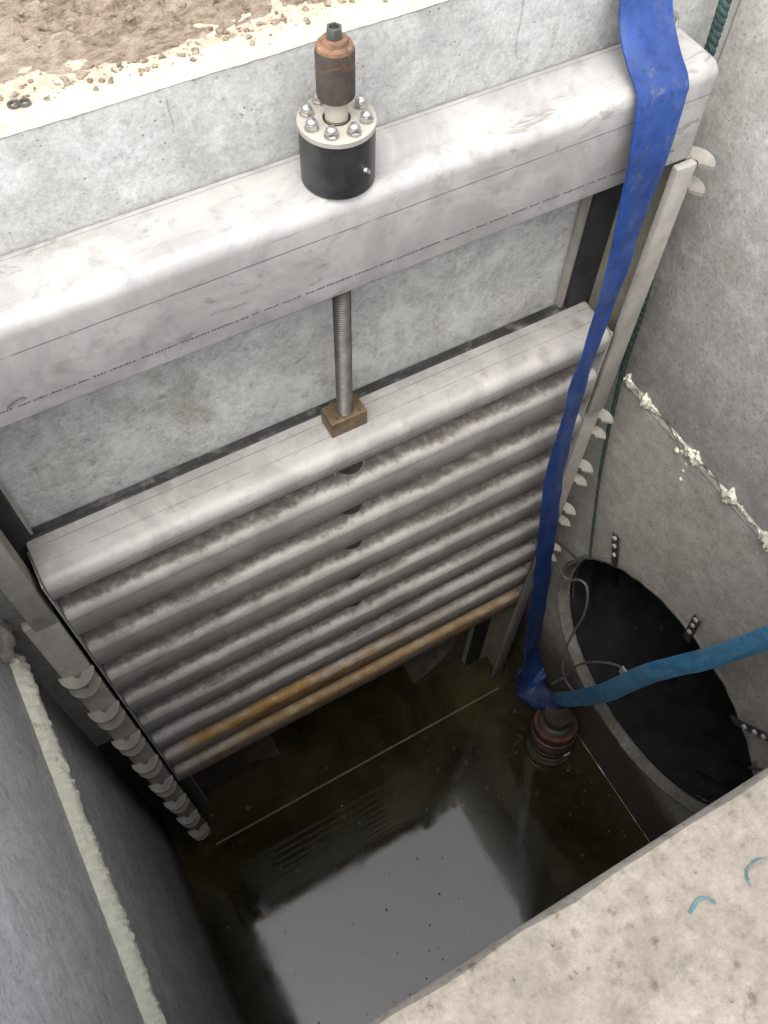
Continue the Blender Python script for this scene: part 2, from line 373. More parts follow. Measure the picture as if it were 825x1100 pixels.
def soil_heap():
    g = G(); m = bmesh.new(); nx, ny = 420, 130; V = {}
    for j in range(ny + 1):
        for i in range(nx + 1):
            x = -1.6 + 3.2 * i / nx
            edge = .185 + .035 * noise.noise(Vector((x * 4, 3.1, 0))) + .02 * noise.noise(Vector((x * 15, 1.7, 0))) + .05 * max(0, x + .05) 
            y = edge + (1.9 - edge) * (j / ny) ** 2.2
            h = min(1, (y - edge) * 9)
            n = .4 * noise.fractal(Vector((x * 9, y * 9, 1.0)), 1., 2.1, 5) + .45 * noise.fractal(Vector((x * 40, y * 60, 5.)), .8, 2.0, 5)
            V[i, j] = m.verts.new((x, y, ZT - .004 + h * (.020 + .036 * n) + .03 * max(0, y - .5)))
    for j in range(ny):
        for i in range(nx): m.faces.new((V[i, j], V[i + 1, j], V[i + 1, j + 1], V[i, j + 1]))
    g.add(m)
    for k in range(1500):                                   # clods
        x = rnd.uniform(-.9, .35); e = .2 + .05 * max(0, x)
        y = e + rnd.choice([abs(rnd.gauss(0, .10)), -abs(rnd.gauss(0, .018))]); y = max(y, YB + .006); r = rnd.choice([.0008, .001, .0012, .0016, .002, .003, .0055]) * (1 if y > e else .7)
        c = bmesh.new(); bmesh.ops.create_icosphere(c, subdivisions=1, radius=r)
        for v in c.verts: v.co *= 1 + .5 * noise.noise(v.co * 300 + Vector((k, 0, 0)))
        g.add(c, Matrix.Translation((x, y, ZT + r * .4 + (.018 if y > e + .03 else 0))) @ Matrix.Rotation(rnd.random() * 6, 4, 'Z') @ Matrix.Diagonal((1.3, 1, .7, 1)))
    return g
tag(soil_heap().build('soil', 'soil'), None, None, kind='structure')
tag(G().box(XL - .1, XR + .05, YF - .1, 2.3, -.3, -.16).build('pit_floor', 'silt'), None, None, kind='structure')
def water():
    g = G(); m = bmesh.new()
    vs = [m.verts.new(p + (0,)) for p in ((XL - .02, YF - .02), (XR + .02, YF - .02), (XR + .02, 2.2), (XL - .02, 2.2))]
    m.faces.new(vs); g.add(m); return g
tag(water().build('water', 'water'), None, None, kind='structure')

# ------------------------------------------------------------------ concrete walls
bw = thing('back_wall', 'pale concrete back wall rising behind the steel gate beam, cream kerb on top', 'wall', (0, YB, 0))
G().box(-.93, .97, YB, .40, 2.40, ZT - .0035, .001).build('upper_wall', 'wall_back', bw)
G().box(-.93, .97, YB + .004, .40, .96, 2.40).build('wall', 'wall_plate', bw)
plate_hole('y', -.93, .97, -.2, .96, .03, .40, .50, YB + .004, .40).build('lower_wall', 'wall_back_low', bw)
def kerb():
    g = G(); m = bmesh.new(); n = 160; rows = []
    for i in range(n + 1):
        x = -.93 + 1.9 * i / n
        f = YB - .0012 + .0012 * noise.noise(Vector((x * 9, 0, 0))) + .0012 * noise.noise(Vector((x * 55, 7, 0)))
        chip = .003 * max(0, noise.noise(Vector((x * 30, 2, 4))))
        rows.append([m.verts.new(p) for p in ((x, f + .0006, ZT - .0034), (x, f, ZT - .0022), (x, f + .003 + chip * 1.6, ZT), (x, .40, ZT + .0005), (x, .40, ZT - .0034))])
    for a, b in zip(rows, rows[1:]):
        for k in range(5): m.faces.new((a[k], a[(k + 1) % 5], b[(k + 1) % 5], b[k]))
    m.faces.new(rows[0]); m.faces.new(rows[-1][::-1]); g.add(m); return g
kerb().build('kerb', 'kerb', bw, label='cream kerb top with crumbs of soil')
def tunnel():
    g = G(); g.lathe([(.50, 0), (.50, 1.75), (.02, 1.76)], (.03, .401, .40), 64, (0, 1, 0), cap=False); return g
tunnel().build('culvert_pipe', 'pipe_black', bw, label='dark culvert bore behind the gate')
def crack(pts, w, depth=.0008):
    g = G(); m = bmesh.new(); P = smooth(pts, 8); pr = []
    for i, p in enumerate(P):
        ww = w * (.4 + .9 * abs(noise.noise(p * 60))) * (1 - .5 * i / len(P))
        pr.append((m.verts.new(p + Vector((-ww, 0, 0))), m.verts.new(p + Vector((ww, 0, 0)))))
    for a, b in zip(pr, pr[1:]): m.faces.new((a[0], a[1], b[1], b[0]))
    g.add(m); return g
crack([(-.183, YB - .0012, 2.803), (-.1835, YB - .0012, 2.785), (-.1815, YB - .0012, 2.765), (-.184, YB - .0012, 2.755)], .0016).build('crack', 'mortar', bw)
crack([(.34, YB - .0012, 2.803), (.343, YB - .0012, 2.76), (.341, YB - .0012, 2.72), (.347, YB - .0012, 2.69)], .0014).build('crack', 'mortar', bw)

def lump_rope(p0, p1, r, amp, n=90, seed=0, squash=.6, axis=0, gaps=None, ragged=.3):
    """foam squeezed out of a joint: ragged bead along y on a wall face"""
    g = G(); m = bmesh.new(); rings = []; p0, p1 = Vector(p0), Vector(p1); seg = 14; L = (p1 - p0).length
    for i in range(n + 1):
        t = i / n; p = p0.lerp(p1, t); y = t * L
        k = 1 + amp * noise.fractal(Vector((y * 16, seed, 0)), 1, 2, 4)
        if gaps: k *= gaps(t)
        k = max(.04, k); zz = amp * r * .5 * noise.noise(Vector((y * 11, seed + 9, 0)))
        ring_ = []
        for j in range(seg):
            a = 2 * math.pi * j / seg; cs, sn = math.cos(a), math.sin(a)
            q = r * k * (1 + ragged * noise.fractal(Vector((y * 70, cs * 2.2 + seed, sn * 2.2)), .9, 2.1, 4))
            ring_.append(m.verts.new(p + Vector((cs * q * squash, 0, sn * q + zz))))
        rings.append(ring_)
    for a, b in zip(rings, rings[1:]):
        for j in range(seg): m.faces.new((a[j], a[(j + 1) % seg], b[(j + 1) % seg], b[j]))
    m.faces.new(rings[0][::-1]); m.faces.new(rings[-1]); g.add(m); return g

lw = thing('left_wall', 'grey concrete left pit wall with one long cream foam seam', 'wall', (XL, -.35, 0))
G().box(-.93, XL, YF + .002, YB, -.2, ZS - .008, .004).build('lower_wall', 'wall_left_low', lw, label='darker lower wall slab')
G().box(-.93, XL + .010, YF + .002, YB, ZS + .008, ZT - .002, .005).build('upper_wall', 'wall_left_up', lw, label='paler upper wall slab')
lump_rope((XL + .004, .045, ZS + .012), (XL + .004, YF - .1, ZS - .004), .031, .10, 620, 3, 1.05, ragged=.14).build('foam_seam', 'foam', lw)
def mortar_lump(c, r, seed, sq=(1, 1, 1), sub=4):
    g = G(); m = bmesh.new(); bmesh.ops.create_icosphere(m, subdivisions=sub, radius=1)
    for v in m.verts:
        k = 1 + .35 * noise.fractal(v.co * 1.3 + Vector((seed, 0, 0)), 1, 2, 4) + .08 * noise.noise(v.co * 9)
        v.co = Vector((v.co.x * r * k * sq[0], v.co.y * r * k * sq[1], v.co.z * r * k * sq[2])) + Vector(c)
    g.add(m); return g
gm = mortar_lump((XL, .085, 1.86), .075, 2, (.55, .7, .75)); gm.build('mortar_lump', 'mortar', lw, label='ragged mortar lump in the corner')
mortar_lump((XL + .012, .052, 1.775), .026, 5, (.8, .9, 1)).build('foam_blob', 'foam', lw)

rw = thing('right_wall', 'grey concrete right pit wall pierced by a big round pipe hole', 'wall', (XR, -.35, 0))
PY, PZ, PR = -.446, .78, .452
plate_hole('x', YF + .002, YB, -.2, ZS - .010, PY, PZ, PR, XR, .97).build('lower_wall', 'wall_right_low', rw, label='browner lower wall slab with round hole')
G().box(XR - .004, .97, YF + .002, YB, ZS + .010, ZT - .002, .005).build('upper_wall', 'wall_right_up', rw, label='paler upper wall slab')
G().box(XR + .018, .97, YF + .002, YB, ZS - .0095, ZS + .0095).build('joint', 'cable_dark', rw)
def gapf(t):
    y = t * 12
    return max(.0, min(1.3, .85 + 1.3 * noise.noise(Vector((y * .8, 4.2, 0))) + 1.3 * noise.noise(Vector((y * 2.7, 1.2, 0)))))
lump_rope((XR + .002, .066, ZS + .004), (XR + .002, YF - .1, ZS + .006), .019, .5, 700, 8, .6, gaps=gapf, ragged=.6).build('foam_seam', 'foam', rw, label='broken crumbly foam seam')
lump_rope((XR + .001, .066, ZS - .018), (XR + .001, YF - .1, ZS - .016), .0045, .3, 120, 12, .5).build('seam_lip', 'mortar', rw)
for (y, z, r) in ((-.195, 1.66, .006), (-.19, 1.69, .004), (-.187, 1.715, .004), (-.15, 1.725, .009), (-.165, 1.737, .007)):
    mortar_lump((XR, y, z), r, y * 50, (.6, 1, 1), 2).build('foam_drip', 'foam', rw)
lump_rope((XR - .002, -.17, .0), (XR - .002, YF, .0), .0026, .5, 260, 31, .8, gaps=lambda t: .3 + max(0, noise.noise(Vector((t * 9, 3, 0))) * 1.6)).build('silt_line', 'foam', rw)

fw = thing('front_wall', 'broad beige concrete wall top in the near right corner, brown stains', 'wall', (0, YF, 0))
def front():
    g = G(); m = bmesh.new(); n = 90; rows = []
    for i in range(n + 1):
        x = -.93 + 1.9 * i / n; c = .003 * noise.noise(Vector((x * 20, 0, 9)))
        rows.append([m.verts.new(p) for p in ((x, YF + .004, -.2), (x, YF + .004, ZT - .03), (x, YF + .003 + c * .3, ZT - .008 + c), (x, YF - .001 + c, ZT - .0015), (x, YF - .006 + c, ZT), (x, -1.0, ZT), (x, -1.0, -.2))])
    for a, b in zip(rows, rows[1:]):
        for k in range(7): m.faces.new((a[k], a[(k + 1) % 7], b[(k + 1) % 7], b[k]))
    m.faces.new(rows[0]); m.faces.new(rows[-1][::-1]); g.add(m); return g
front().build('wall', 'wall_front', fw)
def mark(pts, w):
    g = G(); m = bmesh.new(); P = smooth(pts, 7); L = []
    for i, p in enumerate(P):
        t = (P[min(i + 1, len(P) - 1)] - P[max(i - 1, 0)]).normalized(); n = Vector((-t.y, t.x, 0))
        k = w * (.75 + .5 * noise.noise(p * 90)) * (1 if 0 < i < len(P) - 1 else .5)
        L.append((m.verts.new(p + n * k), m.verts.new(p - n * k)))
    for a, b in zip(L, L[1:]): m.faces.new((a[0], a[1], b[1], b[0]))
    g.add(m); return g
ZM = ZT + .0008
mark([(-.2115, -.8945, ZM), (-.207, -.8925, ZM), (-.2005, -.8905, ZM), (-.1945, -.8925, ZM), (-.191, -.8985, ZM)], .0016).build('crayon_mark', 'crayon', fw)
mark([(-.1625, -.9015, ZM), (-.1605, -.8955, ZM), (-.1565, -.8915, ZM), (-.148, -.8905, ZM), (-.140, -.893, ZM)], .0016).build('crayon_mark', 'crayon', fw)

# ------------------------------------------------------------------ gate frame: beam, guides, lugs, seals, sill
gf = thing('gate_frame', 'stainless steel gate frame of a heavy top beam and two side guides', 'frame', (0, .065, 0))
BY0, BY1, BZ0, BZ1 = .012, .131, 2.490, 2.664
rb = .024
prof = [(BY1, BZ0), (BY0 + .006, BZ0)] + arc(BY0 + .006, BZ0 + .006, .006, 270, 180, 3) + arc(BY0 + rb, BZ1 - rb, rb, 180, 90, 10) + arc(BY1 - .008, BZ1 - .008, .008, 90, 0, 3)
bo = Vector((0, .065, 2.66))
beam = G().prism_x(prof, -.745, .655, 40, endbev=.012).build('top_beam', 'beam', gf, loc=bo, label='smooth pale grey folded beam with scribed lines')
# stencilled batch print running along the beam face: strokes too small to read
def printline():
    g = G(); x = -.735
    while x < .60:
        n = rnd.randint(3, 9)
        for k in range(n):
            w = rnd.choice([.003, .004, .005]); h = rnd.uniform(.0016, .0030)
            g.box(x, x + w * .8, BY0 - .0007, BY0 + .0005, 2.5215, 2.5215 + h); x += w + rnd.choice([.0003, .0003, .001])
        x += rnd.uniform(.001, .008)
    return g
printline().build('batch_print', 'ink', beam, loc=bo)
G().tube([(-.512, BY0 - .0005, 2.528), (-.502, BY0 - .0005, 2.535), (-.492, BY0 - .0005, 2.537), (-.485, BY0 - .0005, 2.533)], .0017, 6).build('batch_print', 'ink', beam, loc=bo)
GX0, GX1 = .617, .660
def guide(sgn):
    a, b = (GX0, GX1) if sgn > 0 else (-GX1, -GX0)
    g = G()
    bot = 1.80 if sgn > 0 else 1.965
    g.box(a, b, -.004, .012, bot, BZ0, .003)                                      # front bar, upper stretch
    w0, w1 = (a + .002, b + .004) if sgn > 0 else (-.675, -.6165)
    g.box(w0, w1, .006 if sgn > 0 else -.002, .0165, -.1, bot + .02, .002)          # lower front plate
    o = g.build('guide', 'guide', gf, loc=(0, 0, 0))
    h = G()
    if sgn > 0: h.box(.652, .664, .0165, YB - .002, -.1, BZ0 - .002); h.box(.6165, .652, .098, YB - .002, -.1, BZ0 - .002)
    else: h.box(-.664, -.652, .0165, YB - .002, -.1, BZ0 - .002); pass; h.box(-.6205, -.6170, .0125, .060, 1.96, BZ0 - .003)
    h.build('channel', 'guide_inner', o, loc=(0, 0, 0))
    return o
gr_, gl_ = guide(1), guide(-1)
def lug(tilt):
    """half-round anchor lug, dished, with a drilled notch in the straight edge"""
    g = G(); m = bmesh.new(); n = 20; r = .036; top, bot, inn, inb = [], [], [], []
    for i in range(n + 1):
        a = math.pi * i / n; c, s_ = math.cos(a), math.sin(a)
        dish = .007
        top.append(m.verts.new((r * c, -r * s_ * 1.0, dish))); bot.append(m.verts.new((r * c, -r * s_ * 1.0, dish - .007)))
        ri = .008
        inn.append(m.verts.new((ri * c, -ri * s_ - .004, .0))); inb.append(m.verts.new((ri * c, -ri * s_ - .004, -.006)))
    for i in range(n):
        m.faces.new((top[i], top[i + 1], inn[i + 1], inn[i])); m.faces.new((bot[i + 1], bot[i], inb[i], inb[i + 1]))
        m.faces.new((top[i + 1], top[i], bot[i], bot[i + 1])); m.faces.new((inn[i], inn[i + 1], inb[i + 1], inb[i]))
    m.faces.new((top[0], inn[0], inb[0], bot[0])); m.faces.new((top[n], bot[n], inb[n], inn[n]))
    g.add(m); return g
def place_lugs():
    l0 = None
    for k in range(9):
        for d in (0, .066):
            z = 1.735 - .222 * k - d
            if z < 0: continue
            lo = z < .80
            for sgn, par in ((-1, gl_), (1, gr_)):
                if lo and sgn > 0: continue
                if l0 is None:
                    l0 = lug(0).build('anchor_lug', 'lug', par, loc=(0, 0, 0)); o = l0
                else: o = l0.copy(); COL.objects.link(o); o.parent = par
                if sgn < 0: o.location = Vector((-.647, .000, z)) * S; o.rotation_euler = (R(6), 0, R(-4)); 
                else: o.location = Vector((.668, .006, z)) * S; o.rotation_euler = (R(0), R(0), R(135))
                if d: o.scale = (.94, .9, 1)
    for z in (2.475, 2.42):
        o = l0.copy(); COL.objects.link(o); o.parent = gr_; o.location = Vector((.668, .012, z)) * S; o.rotation_euler = (0, 0, R(120))
place_lugs()
for x0, x1 in ((-.651, -.592), (.558, .616)):
    G().box(x0, x1, YB - .034, YB - .0005, -.1, BZ0 - .004, .002).build('side_seal', 'rubber', gf)
    e = x1 + .001 if x0 < 0 else x0 - .006
    G().box(e, e + .005, YB - .020, YB - .0005, -.1, BZ0 - .004).build('seal_strip', 'guide', gf)
G().box(-.62, .62, -.047, -.041, -.02, .004).build('sill', 'sill', gf)
def eye():
    g = G(); c = Vector((.622, .112, 2.684)); pts = [c + Vector((.011 * math.cos(a), .004 * math.sin(a), .011 * math.sin(a))) for a in [2 * math.pi * i / 20 for i in range(21)]]
    g.tube(pts, .0035, 8, 1); g.lathe([(.006, 0), (.006, .008), (.004, .012)], (.622, .112, 2.662), 12); return g
eye().build('eye_bolt', 'bolt', gf)

# ------------------------------------------------------------------ gate leaf with nine ribs
leaf = thing('sluice_gate', 'ribbed stainless steel sluice gate leaf hanging half raised, rust on its lowest ribs', 'sluice gate', (0, .045, .748))
ZI = [2.036 - .161 * i for i in range(9)]
RH = .088
def ribprof(z, top, back, r=.022):
    p = [(back, z + .010), (.012, z + .010), (.010, z), (.002, z)]
    p += [(0, z + .003)] + arc(r, top - r, r, 180, 90, 8) + [(back, top + .004)]
    return p
for i, z in enumerate(ZI):
    top = z + (.054 if i == 0 else RH)
    mat = 'rib_top' if i == 0 else 'rib_rust' if i == 7 else 'rib_rust_light' if i == 8 else 'rib'
    lab = {0: 'widest clean top rib carrying the stem nut', 7: 'rib streaked with orange rust', 8: 'lowest rib, rust tinted'}.get(i)
    G().prism_x(ribprof(z, top, .098 if i == 0 else .072, .024 if i == 0 else .020), -.604, .604, 60, endbev=.006, wob=.0012).build('rib', mat, leaf, loc=(0, 0, z), label=lab)
G().box(-.600, .600, .0722, .082, ZI[8], ZI[0] + .008).build('back_plate', 'rib', leaf, loc=(0, 0, 0))
for sx in (-1, 1):
    G().box(min(sx * .6045, sx * .6075), max(sx * .6045, sx * .6075), .003, .082, ZI[8] + .002, ZI[0] + .05).build('side_plate', 'rib', leaf, loc=(0, 0, 0))
G().box(-.600, .600, .0985, .110, ZI[0] - .05, ZI[0] + .056, .003).build('top_seal', 'rubber_dusty', leaf)
G().box(-.602, .560, .1105, .1310, ZI[0] - .06, ZI[0] + .045, .004).build('seal_lip', 'rubber_dusty', leaf)
SX, SY = .011, .060
nut = G().box(SX - .038, SX + .038, .040, .086, ZI[0] + .0545, ZI[0] + .096, .0025)
nb = nut.build('stem_nut', 'bronze', leaf, loc=(SX, SY, ZI[0] + .08))
for dx, dy in ((-.022, -.010), (.024, -.012)):
    G().lathe([(.0035, 0), (.0035, .002), (.001, .003)], (SX + dx, SY + dy, ZI[0] + .0955), 10).build('screw', 'dark_brown', nb)
for dx in (-.034, .031):
    G().lathe([(.0028, 0), (.0028, .07)], (SX + dx - .008, .0285, ZI[0] - .060), 10).build('nut_bolt', 'bolt', leaf)
for i in range(8):  # dark cylinders added to stand in for the dark stem holes through the ribs
    G().lathe([(.030, 0), (.030, .075)], (SX, .0545, ZI[i] - .0745), 24).build('stem_hole_dark', 'dark_brown', leaf)

# ------------------------------------------------------------------ lifting stem and its bearing
stem = thing('lifting_stem', 'upright threaded lifting stem with a rusty sleeve and hex nut on top', 'threaded rod', (SX, SY, 1.9))
def screw():
    g = G(); prof = []; z = 1.95; p = .0052
    while z < 2.745:
        prof += [(.0132, z), (.0152, z + p * .3), (.0152, z + p * .55), (.0132, z + p * .85)]; z += p
    g.lathe(prof, (SX, SY, 0), 24); return g
screw().build('threaded_rod', 'thread', stem)
CX, CY = .010, .052
def hexprism(r, h0, h1, hole):
    g = G(); g.lathe([(hole, h1 - .012), (hole, h1), (r * .93, h1), (r, h1 - .002), (r, h0 + .002), (r * .93, h0)], (SX, SY, 0), 6); return g
G().lathe([(.0150, 2.757), (.0150, 2.790)], (SX, SY, 0), 28).build('shaft', 'flange', stem, label='clean bright shaft stub')
G().lathe([(.0225, 2.786), (.0245, 2.788), (.0245, 2.846), (.0235, 2.8495)], (SX, SY, 0), 36).build('sleeve', 'rusty', stem, label='dark brown rusty sleeve')
def sleeve_top():
    g = G(); g.lathe([(.0100, 2.8497), (.0234, 2.8497), (.0222, 2.8535), (.0170, 2.8555), (.0155, 2.8605), (.0085, 2.8615), (.0085, 2.85)], (SX, SY, 0), 36); return g
sleeve_top().build('sleeve_cap', 'rusty_top', stem, label='orange rusty sleeve rim')
G().lathe([(.0062, 2.866), (.0068, 2.8745), (.0095, 2.8745), (.0102, 2.8725), (.0102, 2.8622), (.0095, 2.8618)], (SX, SY, 0), 6).build('hex_nut', 'greenish_steel', stem)
G().lathe([(.0060, 2.852), (.0060, 2.8700), (.0045, 2.871)], (SX, SY, 0), 16).build('stud', 'thread', stem)
bh = thing('stem_bearing', 'black drum bearing with bolted pale flange on top of the beam', 'bearing', (SX, SY, BZ1))
BR = .0505
body = G().lathe([(BR - .002, BZ1 + .0005), (BR, BZ1 + .003), (BR, 2.7455), (BR - .001, 2.7465)], (SX, SY, 0), 56).build('body', 'black_plastic', bh)
G().lathe([(.017, 2.7466), (BR + .001, 2.7466), (BR + .001, 2.7535), (BR - .001, 2.755), (.0185, 2.755), (.017, 2.7535)], (SX, SY, 0), 56).build('flange', 'flange', bh)
G().lathe([(.0152, 2.7545), (.0182, 2.7553)], (SX, SY, 0), 28, cap=False).build('shaft_gap', 'rubber', bh)
first = None
for k in range(8):
    a = R(8 + 45 * k)
    p = Vector((SX + 0.0385 * math.cos(a), SY + .0385 * math.sin(a), 2.7552))
    if first is None:
        g = G(); g.lathe([(.0098, 2.7552), (.0098, 2.7566)], (p.x, p.y, 0), 18); g.lathe([(.0082, 2.7567), (.0086, 2.7574), (.0086, 2.7632)], (p.x, p.y, 0), 6)
        g.lathe([(.0074, 2.7632), (.0070, 2.7656), (.0048, 2.7684), (.001, 2.7694)], (p.x, p.y, 0), 14)
        first = g.build('bolt', 'bolt', bh, loc=p)
    else:
        o = first.copy(); COL.objects.link(o); o.parent = bh; o.location = (p - Vector(bh['_o'])) * S; o.rotation_euler = (0, 0, rnd.random())
a = R(-72)
G().tube([(SX + BR * math.cos(a), SY + BR * math.sin(a), 2.702), (SX + (BR + .004) * math.cos(a), SY + (BR + .004) * math.sin(a), 2.7025), (SX + (BR + .008) * math.cos(a), SY + (BR + .008) * math.sin(a), 2.7035)], .0035, 10, 2, rf=lambda t, p: .0042 if t < .4 else .0026).build('grease_nipple', 'bolt', bh)

# ------------------------------------------------------------------ two washers on the kerb
def washer(c, label):
    g = G(); g.lathe([(.0040, 0), (.0075, 0), (.0075, .0022), (.0040, .0022), (.0040, 0)], c, 28, (0.05, .02, 1), cap=False)
    return tag(g.build('washer', 'strap_steel', None, loc=c), label, 'washer', 'steel washers on the kerb')
washer((-.3515, .1775, ZT + .0012), 'grey steel washer on the cream kerb, the left one of the touching pair')
washer((-.3395, .1735, ZT + .0022), 'grey steel washer on the cream kerb, the right one of the touching pair')

# ------------------------------------------------------------------ hoses
def dark_hose():
    pts = [(.66, .95, ZT + .10), (.64, .50, ZT + .055), (.572, .24, ZT + .020), (.551, .140, ZT + .008), (.541, .112, 2.780), (.536, .085, 2.728), (.533, .045, 2.692), (.526, .008, 2.672), (.521, -.006, 2.652), (.517, -.014, 2.60), (.512, -.028, 2.51),
           (.497, -.046, 2.38), (.487, -.055, 2.24), (.482, -.058, 2.07), (.488, -.060, 1.86), (.506, -.062, 1.66), (.548, -.064, 1.37), (.594, -.066, 1.07), (.636, -.075, .72), (.668, -.095, .40), (.680, -.125, .27), (.690, -.155, .25)]
    D = [(1, .1, 0), (1, .1, 0), (1, .1, 0), (1, .08, 0), (1, .05, 0), (1, .02, 0), (1, 0, 0), (1, 0, 0), (1, 0, .0), (1, .05, 0), (1, .12, 0), (1, .22, 0), (1, .30, 0), (1, .32, 0), (1, .30, 0), (1, .28, 0), (1, .28, 0), (1, .3, 0), (.9, .3, 0), (.9, .3, 0), (.9, .2, .2), (.6, .2, .7)]
    W = [.10, .10, .098, .096, .096, .095, .095, .094, .094, .092, .084, .070, .062, .062, .068, .074, .078, .082, .094, .10, .10, .08]
    g = G().ribbon(pts, D, W, .010, 7, 8, crinkle=.008)
    return g
hd = dark_hose().build('flat_hose', 'hose_dark')
tag(hd, 'dark blue flat hose draped over the gate beam and hanging into the pit', 'hose')
def crumple():
    g = G()
    g.ribbon([(.668, -.10, .30), (.662, -.14, .22), (.672, -.20, .215), (.70, -.245, .235), (.712, -.265, .255)], [(1, .2, .2), (1, 0, .5), (.5, .5, .8), (.2, .6, .9), (0, .4, 1)], [.10, .11, .10, .085, .07], .022, 8, 8, crinkle=.024)
    return g
crumple().build('crumpled_end', 'hose_muddy', hd, label='crumpled muddy end of the hose')
def light_hose():
    pts = [(.700, -.235, .262), (.688, -.262, .33), (.672, -.335, .56), (.655, -.40, .80), (.655, -.476, 1.16), (.665, -.552, 1.42), (.672, -.618, 1.685), (.70, -.71, 2.10), (.735, -.79, 2.60), (.80, -.84, 2.87), (1.0, -.95, 2.86), (1.4, -1.1, 2.80)]
    D = [(.2, 0, 1), (.4, .2, .9), (.5, .35, .75), (.5, .4, .7), (.5, .45, .65), (.5, .5, .6), (.5, .55, .5), (.6, .6, .4), (.8, .5, .1), (.9, .4, 0), (1, .2, 0), (1, .1, 0)]
    D = []
    for i in range(len(pts)):
        t = (Vector(pts[min(i + 1, len(pts) - 1)]) - Vector(pts[max(i - 1, 0)])).normalized(); d = t.cross(Vector((-.62, -.25, .75))).normalized()
        D.append(tuple(d))
    W = [.045, .055, .060, .062, .058, .054, .050, .08, .08, .08, .08, .08]
    return G().ribbon(pts, D, W, .009, 8, 8, crinkle=.006)
tag(light_hose().build('flat_hose', 'hose_light'), 'light blue flat hose stretched across the round pipe mouth to the right', 'hose')

# ------------------------------------------------------------------ pump standing in the water
pump = thing('sump_pump', 'small ribbed red and brown sump pump standing in the water under the hoses', 'pump', (.672, -.325, 0))
ax = Vector((.10, .20, 1)).normalized(); pc = Vector((.660, -.345, -.03))
def pl(prof, name, mat, lab=None): G().lathe(prof, pc, 36, ax).build(name, mat, pump, label=lab)
pl([(.072, 0), (.080, .01), (.080, .075), (.076, .08), (.083, .085), (.083, .10), (.076, .105)], 'body', 'pump_body')
pl([(.086, .030), (.088, .034), (.088, .046), (.086, .05)], 'clamp', 'clamp'); pl([(.084, .062), (.086, .065), (.086, .073), (.084, .076)], 'clamp', 'clamp')
pl([(.081, .106), (.085, .112), (.085, .150), (.081, .156)], 'red_band', 'red_rubber')
pl([(.083, .158), (.087, .162), (.087, .172), (.083, .176)], 'clamp', 'clamp')
pl([(.080, .178), (.084, .184), (.083, .215), (.076, .222)], 'red_band', 'red_rubber')
pl([(.070, .222), (.072, .226), (.066, .236), (.052, .242), (.050, .275)], 'neck', 'pump_body')
G().box(.648, .676, -.4195, -.4135, .118, .142, .002).build('plate', 'tag', pump)

# ------------------------------------------------------------------ round pipe in the right wall
pipe = thing('pipe_mouth', 'wide black round pipe opening in the right wall with a crusted rim', 'pipe', (XR, PY, PZ - PR))
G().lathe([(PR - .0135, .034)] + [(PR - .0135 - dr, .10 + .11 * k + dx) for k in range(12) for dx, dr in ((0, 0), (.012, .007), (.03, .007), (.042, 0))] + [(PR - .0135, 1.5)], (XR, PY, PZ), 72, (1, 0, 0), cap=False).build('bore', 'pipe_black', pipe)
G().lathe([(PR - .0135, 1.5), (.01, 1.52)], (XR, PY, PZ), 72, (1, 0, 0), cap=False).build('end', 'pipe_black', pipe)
def rim():
    g = G(); m = bmesh.new(); n = 220; rings = []
    for i in range(n):
        a = 2 * math.pi * i / n; q = Vector((math.cos(a) * 9, math.sin(a) * 9, 2)); e = .006 * noise.fractal(q, 1, 2, 4); f = .005 * max(0, noise.fractal(q * 2, 1, 2, 3))
        rings.append([m.verts.new((XR + x, PY + r * math.cos(a), PZ + r * math.sin(a))) for (r, x) in
            ((PR - .014, .05), (PR - .012, .033), (PR - .006 + e * .3, .031), (PR - .005 + e * .5, .006), (PR - .003 + e, -.005 - f), (PR + .004 + e, -.006 - f), (PR + .012 + e, .001))])
    for k in range(n):
        a, b = rings[k], rings[(k + 1) % n]
        for j in range(6): m.faces.new((a[j], a[j + 1], b[j + 1], b[j]))
    g.add(m); return g
rim().build('rim', 'pipe_rim', pipe, label='crusted concrete rim')
def strap(y, z, dy, dz, L=.13):
    g = G(); m = bmesh.new()
    o = Vector((XR - .010, y, z)); d = Vector((-.12, dy, dz)).normalized(); s_ = d.cross(Vector((1, 0, 0))).normalized(); n_ = d.cross(s_)
    if n_.x > 0: n_ = -n_
    w, th = .0125, .004
    vs = [m.verts.new(o + d * u + s_ * v - n_ * q) for u in (-.03, L) for v in (-w, w) for q in (0, th)]
    for f in ((0, 1, 3, 2), (4, 6, 7, 5), (0, 4, 5, 1), (2, 3, 7, 6), (0, 2, 6, 4), (1, 5, 7, 3)): m.faces.new([vs[i] for i in f])
    g.add(m); st = g.build('strap', 'strap_steel', pipe)
    for k in (.25, .6, .9):
        G().lathe([(.0075, -.001), (.0075, .005), (.0035, .007)], o + d * (L * k), 10, tuple(n_)).build('rivet', 'tag', st)
for a_ in ((-.145, 1.150, .20, 1.), (-.449, 1.222, .03, 1.), (-.700, 1.146, -.55, .8)): strap(*a_)
G().tube([(XR - .06, PY - .36, PZ + .36), (XR - .05, PY - .39, PZ + .40), (XR - .03, PY - .42, PZ + .36), (XR - .03, PY - .40, PZ + .27), (XR - .036, PY - .385, PZ + .22)], .005, 8).build('wire_loop', 'cable_dark', pipe)
